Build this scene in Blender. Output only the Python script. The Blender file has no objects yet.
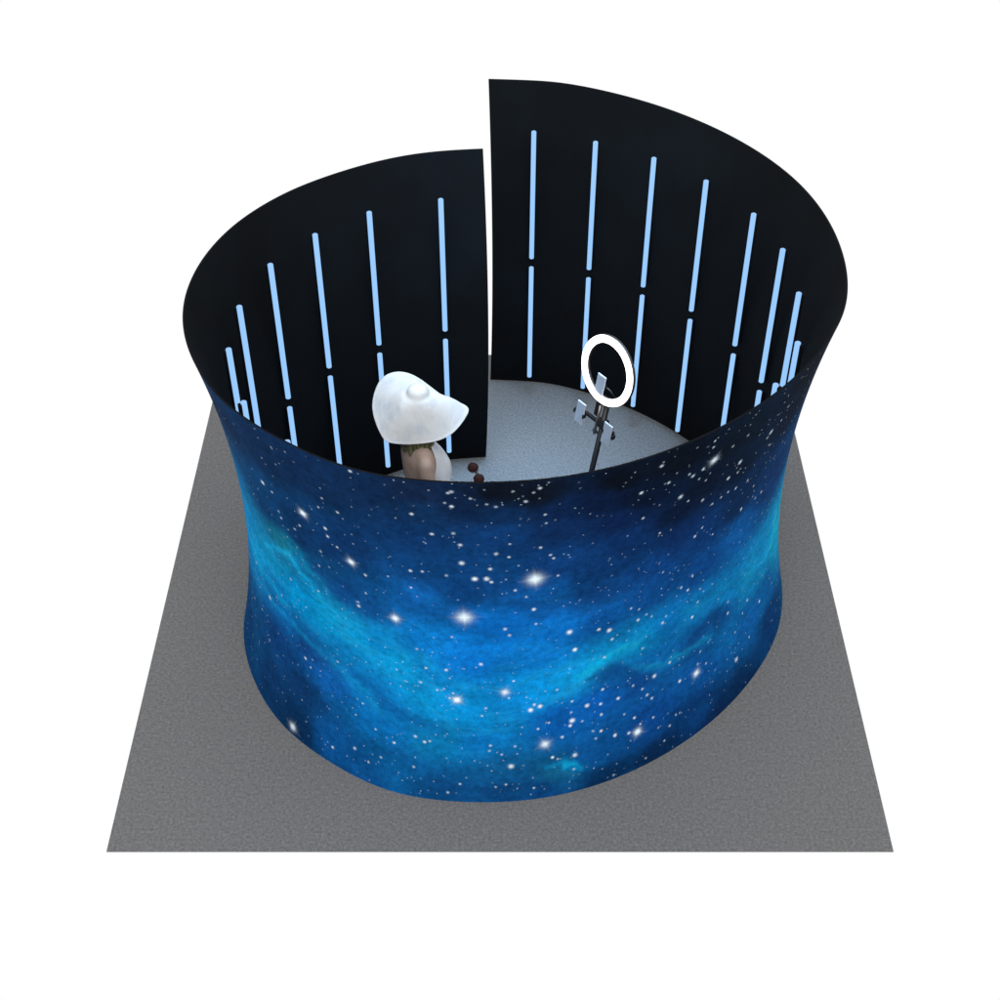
import bpy, bmesh, math, random
import numpy as np
from mathutils import Vector, Matrix

# ------------------------------------------------------------------ scene, camera, light
scene = bpy.context.scene
COL = scene.collection
scene.render.engine = 'CYCLES'
scene.view_settings.view_transform = 'Standard'
scene.view_settings.look = 'None'
scene.view_settings.exposure = 0
scene.view_settings.gamma = 1
scene.cycles.max_bounces = 8
scene.cycles.transparent_max_bounces = 12

cam_data = bpy.data.cameras.new('camera')
cam_data.lens = 50
cam_data.sensor_width = 36
cam_data.clip_end = 200
cam = bpy.data.objects.new('camera', cam_data)
COL.objects.link(cam)
cam.location = (0, 0, 6.5)
cam.rotation_euler = (math.radians(90) - math.atan(1317 / (50 / 36 * 1000)), 0, 0)
scene.camera = cam

WORLD_STRENGTH = 1.0
world = bpy.data.worlds.new('World')
scene.world = world
world.use_nodes = True
wb = world.node_tree.nodes['Background']
wb.inputs['Color'].default_value = (1, 1, 1, 1)        # plain white studio surround
wb.inputs['Strength'].default_value = WORLD_STRENGTH

def lamp(name, kind, loc, target, energy, color, **kw):
    d = bpy.data.lights.new(name, kind)
    d.energy = energy
    d.color = color
    for k, v in kw.items():
        setattr(d, k, v)
    o = bpy.data.objects.new(name, d)
    COL.objects.link(o)
    o.location = loc
    o.rotation_euler = (Vector(target) - Vector(loc)).to_track_quat('-Z', 'Y').to_euler()
    return o
# added bluish fill lamp, no real fixture, brightens the inside of the booth
lamp('overhead_fill', 'AREA', (0.30, 6.6, 6.6), (0.20, 6.75, 0), 31, (.42, .69, 1.0),
     shape='DISK', size=1.7, spread=math.radians(27))
# broad key light added above the viewer to even out the mat
lamp('added_key', 'SUN', (0, -2, 9), (0, 4.6, 0), 1.8, (1.0, .99, .97), angle=math.radians(56))

H_CAM=6.5; WALL_H=2.405; INSET=0.14
# plan of the spiral wall, metres, from the outer end at the back round the right side and the front to the inner end
PLAN=[(-.072,8.175),(.225,8.155),(.48,8.105),(.98,7.845),(1.416,7.425),(1.695,6.95),(1.80,6.50),(1.81,6.16),(1.785,5.92),(1.722,5.67),
(1.568,5.375),(1.29,5.02),(.895,4.705),(.48,4.505),(.05,4.415),(-.45,4.442),(-.78,4.565),(-1.138,4.82),(-1.35,5.055),(-1.51,5.36),
(-1.59,5.655),(-1.60,5.94),(-1.548,6.235),(-1.434,6.512),(-1.275,6.735),(-1.078,6.935),(-.70,7.178),(-.385,7.277),(-.10,7.305)]
def plan_curve():
    P=np.array(PLAN); P=np.vstack([2*P[0]-P[1],P,2*P[-1]-P[-2]])
    out=[]
    for i in range(1,len(P)-2):
        a,b,c,d=P[i-1:i+3]
        for t in np.linspace(0,1,24,endpoint=False):
            out.append(.5*((2*b)+(c-a)*t+(2*a-5*b+4*c-d)*t*t+(3*b-a-3*c+d)*t**3))
    out.append(P[-2]); Q=np.array(out)
    for _ in range(260):                      # relax the hand measured points
        Q[1:-1]=.25*Q[:-2]+.5*Q[1:-1]+.25*Q[2:]
    s=np.r_[0,np.cumsum(np.hypot(*np.diff(Q,axis=0).T))]
    n=481; ss=np.linspace(0,s[-1],n)
    C=np.c_[np.interp(ss,s,Q[:,0]),np.interp(ss,s,Q[:,1])]
    T=np.gradient(C,ss,axis=0); T/=np.linalg.norm(T,axis=1)[:,None]
    N=np.c_[-T[:,1],T[:,0]]                   # outward
    cen=np.array([.05,6.1])
    if ((C-cen)*N).sum(1).mean()<0: N=-N
    return ss,C,T,N
SS,PC,PT,PN=plan_curve(); LEN=SS[-1]
def wall_point(s,z,off=0.0):
    """point of the wall's outer face at arc length s and height z, off metres outwards"""
    s,z=np.broadcast_arrays(np.asarray(s,float),np.asarray(z,float))
    k=1-(2*z/WALL_H-1)**2
    x=np.interp(s,SS,PC[:,0]); y=np.interp(s,SS,PC[:,1])
    nx=np.interp(s,SS,PN[:,0]); ny=np.interp(s,SS,PN[:,1])
    tx=np.interp(s,SS,PT[:,0]); ty=np.interp(s,SS,PT[:,1])
    d=off-INSET*k
    e=k*(.028*np.clip(1-s/.5,0,1)+.014*np.clip(1-(LEN-s)/.5,0,1))   # the ends bow a little
    return np.stack([x+nx*d+tx*e,y+ny*d+ty*e,z],-1)
STARS = {
    'XL': [(5.606,1.651), (5.975,1.378)],
    'L': [(5.759,0.807), (6.026,0.749), (5.534,0.389), (6.598,1.646), (6.361,1.31), (6.868,1.858), (4.518,0.447), (4.964,0.269), (7.123,0.058), (4.668,2.15)],
    'P': [(5.729,0.255), (5.615,0.658), (5.561,0.677), (7.159,1.896), (7.398,0.855), (5.978,1.795), (5.915,1.675), (5.855,1.675), (4.425,1.982), (4.835,1.978), (5.399,1.2), (5.363,1.056), (5.159,1.128), (4.841,0.624), (5.282,0.605), (5.372,0.523), (5.36,0.264), (4.182,2.035), (4.143,0.279)],
    'M': [(5.594,0.696), (5.375,0.523), (5.282,0.605), (5.087,0.581), (5.111,0.317), (5.363,0.264), (5.492,0.283), (6.613,2.011), (6.727,1.829), (6.724,1.771), (6.517,1.584), (6.592,1.315), (7.596,0.965), (6.466,2.386), (6.008,2.338), (6.011,2.227), (5.675,2.256), (5.615,2.347), (6.202,2.146), (6.115,2.006), (6.011,2.021), (5.981,1.934), (5.807,1.867), (5.837,1.752), (5.831,1.651), (6.244,1.704), (5.606,1.421), (5.759,1.286), (5.735,1.238), (4.73,2.122), (4.79,2.107), (4.488,1.906), (4.943,2.141), (5.021,2.304), (4.659,1.853), (4.38,1.762), (4.035,1.493), (4.254,1.522), (4.647,1.574), (5.096,2.141), (5.225,1.162), (5.138,1.051), (5.18,0.931), (4.976,1.123), (4.686,1.21), (4.629,1.157), (4.799,1.008), (4.569,0.912), (4.233,0.711), (4.011,0.643), (3.843,0.499), (4.73,0.663), (4.653,0.475), (5.186,0.691), (4.892,0.509), (4.859,0.466), (5.198,0.586), (5.384,0.49), (4.982,0.384), (5.021,0.288), (5.198,0.384), (5.111,0.312), (5.432,0.418), (7.033,0.653), (6.397,0.36), (6.268,0.442), (6.214,0.413), (6.082,0.97), (5.891,1.023), (6.652,0.202), (6.805,0.12)],
    'S': [(5.738,0.763), (5.51,0.543), (5.573,0.509), (5.435,0.418), (5.387,0.49), (5.312,0.499), (5.201,0.586), (5.186,0.691), (5.195,0.509), (5.249,0.403), (5.198,0.384), (5.231,0.341), (5.462,0.264), (5.843,0.413), (5.849,0.375), (5.705,0.399), (5.78,0.346), (5.759,0.125), (5.816,0.111), (5.603,0.082), (5.132,0.029), (5.369,0.163), (5.462,0.778), (5.711,0.888), (5.378,0.586), (5.372,0.667), (6.736,1.982), (6.691,2.074), (6.802,1.613), (6.673,1.718), (6.973,1.675), (6.922,1.733), (7.072,1.694), (6.838,1.483), (6.532,1.44), (6.592,1.344), (6.376,1.627), (6.877,1.267), (7.231,1.003), (7.698,0.595), (7.542,0.643), (7.108,1.21), (7.09,1.872), (7.081,1.738), (6.023,2.328), (6.041,2.251), (5.924,2.29), (5.852,2.246), (5.81,2.227), (5.735,2.338), (5.642,2.318), (6.181,1.709), (6.058,1.694), (6.25,1.574), (5.741,1.939), (5.744,1.838), (5.588,1.891), (5.534,1.824), (5.516,1.795), (5.579,2.141), (5.57,2.074), (5.708,1.579), (5.648,1.522), (5.486,1.656), (6.044,1.224), (5.591,1.306), (4.718,2.318), (4.712,2.27), (4.551,2.179), (4.446,2.189), (4.206,2.011), (4.131,1.906), (4.82,2.136), (4.736,2.054), (4.68,2.011), (4.769,1.91), (4.566,1.766), (4.449,1.781), (4.503,1.776), (4.272,1.747), (4.173,1.637), (4.413,1.901), (5.048,1.93), (4.602,1.613), (4.494,1.493), (4.916,1.752), (4.074,2.141), (4.098,2.059), (4.104,1.498), (4.883,1.104), (4.922,1.138), (4.976,1.205), (5.03,1.238), (4.524,1.099), (4.605,1.248), (4.841,1.416), (4.778,1.047), (4.533,1.003), (4.239,0.802), (4.068,0.586), (4.149,0.499), (3.987,0.331), (4.931,0.883), (4.506,0.509), (4.434,0.466), (4.485,0.591), (4.988,0.629), (4.925,0.571), (5.195,0.504), (4.943,0.317), (4.853,0.317), (4.82,0.221), (4.739,0.187), (4.659,0.235), (4.689,0.24), (5.048,0.442), (4.784,0.101), (4.919,0.048), (6.184,0.423), (6.778,0.787), (6.604,0.567), (6.652,0.456), (6.244,1.104), (6.196,0.97), (6.136,0.811), (6.097,0.826), (6.067,0.759), (6.047,0.797), (5.867,0.691), (5.888,0.634), (6.277,0.216), (6.014,0.13), (6.082,0.063), (7.518,0.005), (6.991,0.61), (7.422,0.499), (6.556,0.149), (6.478,0.221), (6.517,0.413), (6.373,0.917), (6.229,0.855)],
}
PRINT = [(7.06,2.20,18,50,95), (6.78,2.23,16,48,95), (6.50,2.23,18,50,98), (6.15,2.29,22,42,80), (6.16,2.18,18,55,105), (5.97,2.24,16,40,80), (5.79,2.33,18,26,42), (5.79,2.16,15,48,95), (5.61,2.29,15,24,40), (5.51,2.16,14,40,85), (5.32,2.17,14,34,75), (5.23,2.29,12,20,35), (5.09,2.09,12,26,55), (4.92,2.29,12,22,38), (4.70,1.95,12,26,52), (4.51,2.19,12,28,48), (4.41,1.95,12,32,60), (4.01,2.06,14,30,55), (3.96,2.31,14,26,46), (7.39,2.17,18,50,92), (6.95,1.60,14,60,118), (6.58,1.78,14,55,110), (6.18,1.95,16,60,120), (5.79,2.01,16,62,125), (5.50,2.01,16,50,105), (5.18,1.98,14,40,90), (5.16,1.78,14,50,108), (4.81,1.87,12,32,68), (4.76,1.65,14,48,105), (4.29,1.61,14,45,90), (3.93,1.50,16,55,110), (7.74,1.17,10,120,190), (7.59,1.11,5,140,205), (7.33,1.20,8,140,200), (7.10,1.47,22,115,150), (6.99,1.43,12,105,160), (7.32,0.97,10,105,180), (7.05,1.09,0,140,210), (6.81,1.08,5,150,215), (6.68,1.08,8,145,210), (6.84,1.45,15,75,135), (6.76,1.68,14,58,115), (6.92,1.74,14,58,112), (7.18,1.68,15,70,130), (6.68,1.39,14,72,140), (6.52,1.35,15,80,150), (6.47,1.10,8,130,205), (6.35,0.99,8,140,205), (6.18,0.80,10,135,205), (6.01,0.71,8,135,210), (5.90,0.57,8,130,205), (6.12,0.44,10,118,182), (8.03,0.35,15,75,135), (7.82,0.29,15,70,130), (7.67,0.28,15,75,135), (7.29,0.60,15,65,130), (7.17,0.85,12,95,170), (7.40,0.20,14,58,112), (7.08,0.37,14,58,112), (7.15,0.09,14,54,102), (6.99,0.74,18,75,150), (6.84,0.61,15,90,170), (7.07,0.15,12,55,105), (6.83,0.16,12,85,160), (6.76,0.89,10,120,190), (6.56,0.69,10,115,190), (6.49,0.49,10,110,190), (6.61,0.06,12,80,150), (6.36,0.17,12,95,165), (6.13,0.07,14,80,145), (5.79,0.05,14,75,140), (5.79,0.23,15,92,155), (6.21,1.48,14,92,172), (6.19,1.72,14,68,132), (5.97,1.59,14,70,138), (5.96,1.82,14,65,128), (5.79,1.66,14,72,140), (5.79,1.35,10,108,205), (5.56,1.10,10,118,213), (5.95,1.05,10,115,210), (6.22,1.18,10,118,205), (5.57,1.48,14,88,168), (5.45,1.23,10,105,195), (5.24,1.46,14,65,130), (5.22,1.23,12,85,165), (4.93,1.48,14,65,135), (4.91,1.28,14,75,148), (5.26,1.70,14,60,122), (5.48,1.77,16,65,132), (4.59,1.51,14,60,125), (4.55,1.26,14,72,145), (4.21,1.33,14,85,160), (3.49,0.85,10,150,195), (3.54,0.70,10,140,190), (3.77,0.77,12,125,188), (3.99,0.83,12,125,185), (4.22,0.88,10,115,185), (4.51,0.96,12,110,180), (4.74,0.99,10,105,180), (4.95,0.96,8,125,190), (5.08,0.94,10,130,195), (5.21,0.88,10,140,205), (5.39,0.83,10,140,215), (5.56,0.80,8,140,220), (5.73,0.74,10,132,215), (4.49,0.68,14,78,150), (4.31,0.75,14,75,140), (4.30,0.55,12,95,165), (4.87,0.72,12,100,175), (5.14,0.80,14,85,160), (4.94,0.65,15,70,145), (4.48,0.45,14,85,165), (3.97,0.45,14,90,165), (3.75,0.51,12,95,168), (3.68,0.20,14,62,122), (5.20,0.61,12,88,178), (5.44,0.55,10,92,182), (4.87,0.31,13,75,155), (5.21,0.24,12,85,160), (4.50,0.15,13,65,130), (4.13,0.02,12,48,95), (4.38,0.01,12,42,88), (4.82,0.01,12,48,95), (5.16,0.01,12,55,105), (5.57,0.06,12,70,135), (5.51,0.16,15,88,140), (5.90,0.45,10,115,195), ]
FILAMENTS = [  # printed wisps: points (arc length, height), width, strength, dye
    ([(5.444, 0.859), (5.327, 0.859), (5.231, 0.898), (5.132, 0.941), (5.042, 0.941), (4.946, 0.907)], .022, .85, (10, 165, 215)),
    ([(5.555, 0.84), (5.444, 0.855), (5.327, 0.84)], .03, .5, (15, 150, 225)),
    ([(5.012, 0.811), (4.901, 0.725), (4.799, 0.691), (4.712, 0.715), (4.62, 0.696), (4.503, 0.667), (4.419, 0.658), (4.353, 0.682)], .020, .5, (18, 140, 190)),
    ([(4.623, 0.754), (4.458, 0.754), (4.272, 0.778)], .034, .5, (12, 60, 118)),
    ([(5.324, 0.802), (5.204, 0.821), (5.114, 0.811), (5.009, 0.735), (4.871, 0.619)], .028, .5, (10, 66, 132)),
    ([(4.727, 0.984), (4.512, 0.989), (4.332, 0.96), (4.128, 0.951)], .030, .5, (12, 130, 190)),
    ([(5.213, 1.075), (5.048, 1.066), (4.889, 1.061), (4.733, 1.051)], .03, .4, (10, 115, 185)),
    ([(5.561, 0.207), (5.492, 0.192), (5.444, 0.207), (5.39, 0.192), (5.345, 0.163), (5.276, 0.178)], .013, .7, (8, 135, 195)),
    ([(5.45, 0.202), (5.408, 0.197), (5.363, 0.183)], .028, .9, (5, 155, 215)),
    ([(5.561, 0.168), (5.453, 0.13), (5.333, 0.115)], .012, .4, (30, 105, 150)),
    ([(7.59, 1.483), (7.752, 1.109), (7.593, 1.042), (7.467, 0.999), (7.258, 0.999), (7.102, 0.922)], .03, .7, (5, 155, 215)),
    ([(7.635, 1.229), (7.261, 1.363), (7.054, 1.397), (6.961, 1.282), (6.898, 1.214), (6.763, 1.176)], .02, .6, (10, 160, 220)),
    ([(7.093, 1.589), (6.982, 1.512), (6.928, 1.402), (6.793, 1.277), (6.649, 1.224)], .03, .5, (12, 125, 175)),
    ([(7.929, 0.792), (7.404, 0.855), (7.054, 0.855), (6.88, 0.807), (6.682, 0.701), (6.484, 0.576), (6.259, 0.49)], .02, .5, (15, 140, 205)),
    ([(7.042, 1.008), (6.682, 1.09), (6.403, 0.888), (6.169, 0.691), (5.957, 0.586)], .035, .5, (8, 145, 215)),
    ([(6.835, 0.84), (6.541, 0.696), (6.298, 0.586), (6.067, 0.48)], .03, .45, (12, 80, 155)),
    ([(6.343, 1.147), (6.175, 0.941), (5.966, 0.797)], .03, .35, (10, 100, 190)),
    ([(3.657, 1.109), (3.6, 0.907), (3.66, 0.797), (3.822, 0.792)], .018, .8, (15, 165, 205)),
    ([(3.675, 0.754), (3.969, 0.845), (4.173, 0.893)], .025, .5, (12, 140, 200)),
    ([(6.079, 1.258), (5.894, 1.229), (5.678, 1.186), (5.45, 1.09)], .03, .4, (8, 125, 225)),
    ([(6.241, 0.125), (6.014, 0.101), (5.792, 0.115), (5.567, 0.13)], .03, .35, (12, 60, 115)),
    ([(5.891, 1.512), (5.681, 1.478), (5.462, 1.406), (5.225, 1.306)], .022, .4, (14, 70, 140)),
]

# ------------------------------------------------------------------ helpers
def link(name, me, mat=None, parent=None, smooth=True):
    o = bpy.data.objects.new(name, me)
    COL.objects.link(o)
    if mat is not None:
        for m in (mat if isinstance(mat, (list, tuple)) else [mat]):
            me.materials.append(m)
    if smooth:
        for p in me.polygons:
            p.use_smooth = True
    if parent is not None:
        o.parent = parent
    return o

def from_bm(name, bm, mat=None, parent=None, smooth=True):
    bmesh.ops.recalc_face_normals(bm, faces=bm.faces)
    me = bpy.data.meshes.new(name)
    bm.to_mesh(me)
    bm.free()
    return link(name, me, mat, parent, smooth)

def tag(o, label=None, category=None, group=None, kind=None):
    for k, v in (('label', label), ('category', category), ('group', group), ('kind', kind)):
        if v:
            o[k] = v
    return o

def empty(name, loc=(0, 0, 0)):
    o = bpy.data.objects.new(name, None)
    o.empty_display_size = .1
    COL.objects.link(o)
    o.location = loc
    return o

def frame(axis):
    z = Vector(axis).normalized()
    x = z.orthogonal().normalized()
    return x, z.cross(x), z

def add_tube(bm, pts, radii, seg=16, cap=True):
    """swept round tube through pts with one radius per point"""
    pts = [Vector(p) for p in pts]
    if not isinstance(radii, (list, tuple)):
        radii = [radii] * len(pts)
    rings = []
    x = None
    for i, p in enumerate(pts):
        a = pts[max(i - 1, 0)]; b = pts[min(i + 1, len(pts) - 1)]
        z = (b - a).normalized()
        x = z.orthogonal().normalized() if x is None else (x - z * x.dot(z)).normalized()
        y = z.cross(x)
        rings.append([bm.verts.new(p + (x * math.cos(t) + y * math.sin(t)) * radii[i])
                      for t in [2 * math.pi * k / seg for k in range(seg)]])
    for r0, r1 in zip(rings, rings[1:]):
        for k in range(seg):
            bm.faces.new((r0[k], r0[(k + 1) % seg], r1[(k + 1) % seg], r1[k]))
    if cap:
        bm.faces.new(rings[0][::-1])
        bm.faces.new(rings[-1])

def add_box(bm, c, ax, half, bevel=0.0, seg=2):
    """box with centre c, three axis vectors and half sizes"""
    b2 = bmesh.new()
    bmesh.ops.create_cube(b2, size=2)
    for v in b2.verts:
        v.co = Vector([v.co[i] * half[i] for i in range(3)])
    if bevel:
        bmesh.ops.bevel(b2, geom=b2.edges[:], offset=bevel, segments=seg, profile=.5, affect='EDGES')
    M = Matrix([[ax[j][i] for j in range(3)] for i in range(3)])
    vm = {v: bm.verts.new(Vector(c) + M @ v.co) for v in b2.verts}
    for f in b2.faces:
        bm.faces.new([vm[v] for v in f.verts])
    b2.free()

def add_blob(bm, c, r, ax=None, seg=20, rings=12):
    ax = ax or (Vector((1, 0, 0)), Vector((0, 1, 0)), Vector((0, 0, 1)))
    b2 = bmesh.new()
    bmesh.ops.create_uvsphere(b2, u_segments=seg, v_segments=rings, radius=1)
    vm = {v: bm.verts.new(Vector(c) + ax[0] * v.co.x * r[0] + ax[1] * v.co.y * r[1] + ax[2] * v.co.z * r[2]) for v in b2.verts}
    for f in b2.faces:
        bm.faces.new([vm[v] for v in f.verts])
    b2.free()

def add_limb(bm, p0, r0, p1, r1, n=5):
    """tapered limb with round ends"""
    p0, p1 = Vector(p0), Vector(p1)
    d = (p1 - p0).normalized()
    pts, rad = [], []
    for t in (-90, -60, -30):
        pts.append(p0 + d * r0 * math.sin(math.radians(t))); rad.append(max(r0 * math.cos(math.radians(t)), 1e-4))
    for i in range(n + 1):
        t = i / n
        pts.append(p0.lerp(p1, t)); rad.append(r0 + (r1 - r0) * t)
    for t in (30, 60, 90):
        pts.append(p1 + d * r1 * math.sin(math.radians(t))); rad.append(max(r1 * math.cos(math.radians(t)), 1e-4))
    add_tube(bm, pts, rad, seg=18)

# ------------------------------------------------------------------ materials
class G:
    """small wrapper to write node graphs as expressions"""
    def __init__(s, name):
        s.m = bpy.data.materials.new(name)
        s.m.use_nodes = True
        s.t = s.m.node_tree
        s.bsdf = s.t.nodes['Principled BSDF']
        s.out = s.t.nodes['Material Output']
    def n(s, kind, **kw):
        nd = s.t.nodes.new(kind)
        for k, v in kw.items():
            setattr(nd, k, v)
        return nd
    def put(s, sock, v):
        if isinstance(v, bpy.types.NodeSocket):
            s.t.links.new(v, sock)
        elif v is not None:
            sock.default_value = v
    def math(s, op, a, b=None, clamp=False):
        nd = s.n('ShaderNodeMath', operation=op, use_clamp=clamp)
        s.put(nd.inputs[0], a); s.put(nd.inputs[1], b)
        return nd.outputs[0]
    def noise(s, vec, scale, detail=4, rough=.55):
        nd = s.n('ShaderNodeTexNoise')
        s.put(nd.inputs['Vector'], vec)
        nd.inputs['Scale'].default_value = scale
        nd.inputs['Detail'].default_value = detail
        nd.inputs['Roughness'].default_value = rough
        return nd.outputs['Fac']
    def ramp(s, fac, stops):
        nd = s.n('ShaderNodeValToRGB')
        e = nd.color_ramp.elements
        while len(e) < len(stops):
            e.new(.5)
        for el, (p, c) in zip(e, stops):
            el.position = p; el.color = (*c, 1)
        s.put(nd.inputs[0], fac)
        return nd.outputs[0]
    def mix(s, fac, a, b, blend='MIX'):
        nd = s.n('ShaderNodeMix', data_type='RGBA', blend_type=blend)
        s.put(nd.inputs[0], fac); s.put(nd.inputs[6], a); s.put(nd.inputs[7], b)
        return nd.outputs[2]
    def bump(s, h, strength, dist):
        nd = s.n('ShaderNodeBump')
        nd.inputs['Strength'].default_value = strength
        nd.inputs['Distance'].default_value = dist
        s.put(nd.inputs['Height'], h)
        s.t.links.new(nd.outputs[0], s.bsdf.inputs['Normal'])
    def obj(s):
        return s.n('ShaderNodeTexCoord').outputs['Object']

def plain(name, color, rough=.5, metal=0.0, spec=.5, vary=.08, scale=30):
    g = G(name)
    f = g.noise(g.obj(), scale, 3)
    lo = tuple(c * (1 - vary) for c in color); hi = tuple(min(1, c * (1 + vary)) for c in color)
    g.put(g.bsdf.inputs['Base Color'], g.ramp(f, [(.3, lo), (.7, hi)]))
    g.bsdf.inputs['Roughness'].default_value = rough
    g.bsdf.inputs['Metallic'].default_value = metal
    g.bsdf.inputs['Specular IOR Level'].default_value = spec
    return g.m

def glow(name, color, strength):
    g = G(name)
    g.bsdf.inputs['Base Color'].default_value = (.6, .65, .7, 1)
    g.bsdf.inputs['Roughness'].default_value = .5
    g.bsdf.inputs['Specular IOR Level'].default_value = .1
    g.bsdf.inputs['Emission Color'].default_value = (*color, 1)
    g.bsdf.inputs['Emission Strength'].default_value = strength
    g.bsdf.inputs['Base Color'].default_value = (.02, .02, .02, 1)
    return g.m

def mat_ground():
    g = G('grey_mat')
    p = g.obj()
    fine = g.noise(p, 62, 5, .85)
    mid = g.noise(p, 34, 3, .6)
    big = g.noise(p, .9, 3)
    c = g.ramp(fine, [(.34, (.060, .061, .063)), (.50, (.134, .135, .138)), (.66, (.222, .223, .226))])
    c = g.mix(.28, c, g.ramp(mid, [(.3, (.108, .109, .111)), (.7, (.160, .161, .164))]))
    c = g.mix(.12, c, g.ramp(big, [(.35, (.108, .108, .110)), (.65, (.140, .141, .145))]))
    g.put(g.bsdf.inputs['Base Color'], c)
    g.bsdf.inputs['Roughness'].default_value = .95
    g.bsdf.inputs['Specular IOR Level'].default_value = .1
    g.bump(fine, .35, .004)
    return g.m

def mat_lining():
    g = G('black_fabric')
    p = g.obj()
    f = g.noise(p, 1.6, 3)
    w = g.noise(p, 260, 2)
    c = g.ramp(f, [(.3, (.0038, .0046, .0058)), (.7, (.0052, .0078, .0108))])
    g.put(g.bsdf.inputs['Base Color'], c)
    g.bsdf.inputs['Roughness'].default_value = .9
    g.bsdf.inputs['Specular IOR Level'].default_value = .08
    g.bump(w, .2, .001)
    return g.m

def mat_print():
    """printed night sky: dyed colour laid out along the wall, with streaks that follow the bright band"""
    g = G('galaxy_print')
    col = g.n('ShaderNodeAttribute', attribute_name='print_color').outputs['Color']
    uv = g.n('ShaderNodeUVMap', uv_map='print').outputs[0]
    fl = g.n('ShaderNodeUVMap', uv_map='flow').outputs[0]
    def scaled(v, sx, sy):
        nd = g.n('ShaderNodeMapping')
        g.put(nd.inputs['Vector'], v)
        nd.inputs['Scale'].default_value = (sx, sy, 1)
        return nd.outputs[0]
    warp = g.n('ShaderNodeTexNoise'); g.put(warp.inputs['Vector'], uv)
    warp.inputs['Scale'].default_value = 2.2; warp.inputs['Detail'].default_value = 3
    wv = g.n('ShaderNodeVectorMath', operation='MULTIPLY_ADD')
    g.put(wv.inputs[0], warp.outputs['Color']); wv.inputs[1].default_value = (.22, .16, 0); g.put(wv.inputs[2], fl)
    flw = wv.outputs[0]
    streak = g.noise(scaled(flw, 1.3, 4.2), 1.0, 6, .58)
    wisp = g.noise(scaled(flw, .9, 5.5), 1.0, 3, .5)
    cloud = g.noise(uv, 4.2, 7, .62)
    grain = g.noise(uv, 24, 6, .78)
    # bright band weight from how blue-green the dye already is
    sep = g.n('ShaderNodeSeparateColor'); g.put(sep.inputs[0], col)
    band = g.math('MULTIPLY', sep.outputs[1], 4.2, True)
    k = g.math('MULTIPLY_ADD', streak, .95); k.node.inputs[2].default_value = .53
    k2 = g.math('MULTIPLY_ADD', cloud, 1.1); k2.node.inputs[2].default_value = .45
    k3 = g.math('MULTIPLY_ADD', grain, 1.9); k3.node.inputs[2].default_value = .05
    kk = g.math('MULTIPLY', g.math('MULTIPLY', k, k2), k3)
    v = g.n('ShaderNodeVectorMath', operation='SCALE')
    g.put(v.inputs[0], col); g.put(v.inputs[3], kk)
    # thin bright ridges (filaments) where the fine streak noise crosses its middle value
    ridge = g.math('SUBTRACT', 1.0, g.math('MULTIPLY', g.math('ABSOLUTE', g.math('SUBTRACT', wisp, .5)), 24.0), True)
    ridge = g.math('MULTIPLY', g.math('POWER', ridge, 1.6), g.math('MULTIPLY', g.math('MULTIPLY', band, band), .30))
    base = g.mix(ridge, v.outputs[0], (.02, .34, .58, 1))
    g.put(g.bsdf.inputs['Base Color'], base)
    weave = g.noise(uv, 420, 1)
    g.bsdf.inputs['Roughness'].default_value = .9
    g.bsdf.inputs['Specular IOR Level'].default_value = .02
    g.bump(weave, .08, .0006)
    return g.m

def mat_star():
    """printed star: soft round core with faint cross rays, fading to nothing at its rim"""
    g = G('star_print')
    uv = g.n('ShaderNodeUVMap', uv_map='print').outputs[0]
    at = g.n('ShaderNodeAttribute', attribute_name='print_color')
    sc = g.n('ShaderNodeSeparateColor'); g.put(sc.inputs[0], at.outputs['Color'])
    bright, ray, small = sc.outputs
    sx = g.n('ShaderNodeSeparateXYZ'); g.put(sx.inputs[0], uv)
    x2 = g.math('MULTIPLY', sx.outputs[0], sx.outputs[0]); y2 = g.math('MULTIPLY', sx.outputs[1], sx.outputs[1])
    r2 = g.math('ADD', x2, y2)
    ax = g.math('ABSOLUTE', sx.outputs[0]); ay = g.math('ABSOLUTE', sx.outputs[1])
    edge = g.math('SUBTRACT', 1.0, g.math('SQRT', r2), True)
    # rayed stars have a smaller core in their (larger) patch
    tight = g.math('MULTIPLY', small, 40.0)
    core = g.math('POWER', 2.718, g.math('MULTIPLY', r2, g.math('MULTIPLY', tight, -1.0)))
    halo = g.math('MULTIPLY', g.math('POWER', edge, 3.0), g.math('MULTIPLY', ray, .22))
    r1 = g.math('MULTIPLY', g.math('POWER', 2.718, g.math('MULTIPLY', ay, -22.0)), g.math('POWER', edge, 1.5))
    r3 = g.math('MULTIPLY', g.math('POWER', 2.718, g.math('MULTIPLY', ax, -22.0)), g.math('POWER', edge, 1.5))
    rays = g.math('MULTIPLY', g.math('ADD', r1, r3), g.math('MULTIPLY', ray, .5))
    core = g.math('MULTIPLY', core, 1.35, True)
    a = g.math('ADD', g.math('ADD', core, halo), rays)
    a = g.math('MULTIPLY', a, bright, True)
    a = g.math('MULTIPLY', a, g.math('MULTIPLY', edge, 4.0, True))
    g.bsdf.inputs['Base Color'].default_value = (.66, .78, .88, 1)
    g.bsdf.inputs['Roughness'].default_value = .7
    g.bsdf.inputs['Specular IOR Level'].default_value = .1
    tr = g.n('ShaderNodeBsdfTransparent')
    mx = g.n('ShaderNodeMixShader')
    g.put(mx.inputs[0], a)
    g.t.links.new(tr.outputs[0], mx.inputs[1]); g.t.links.new(g.bsdf.outputs[0], mx.inputs[2])
    g.t.links.new(mx.outputs[0], g.out.inputs['Surface'])
    return g.m

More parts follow.
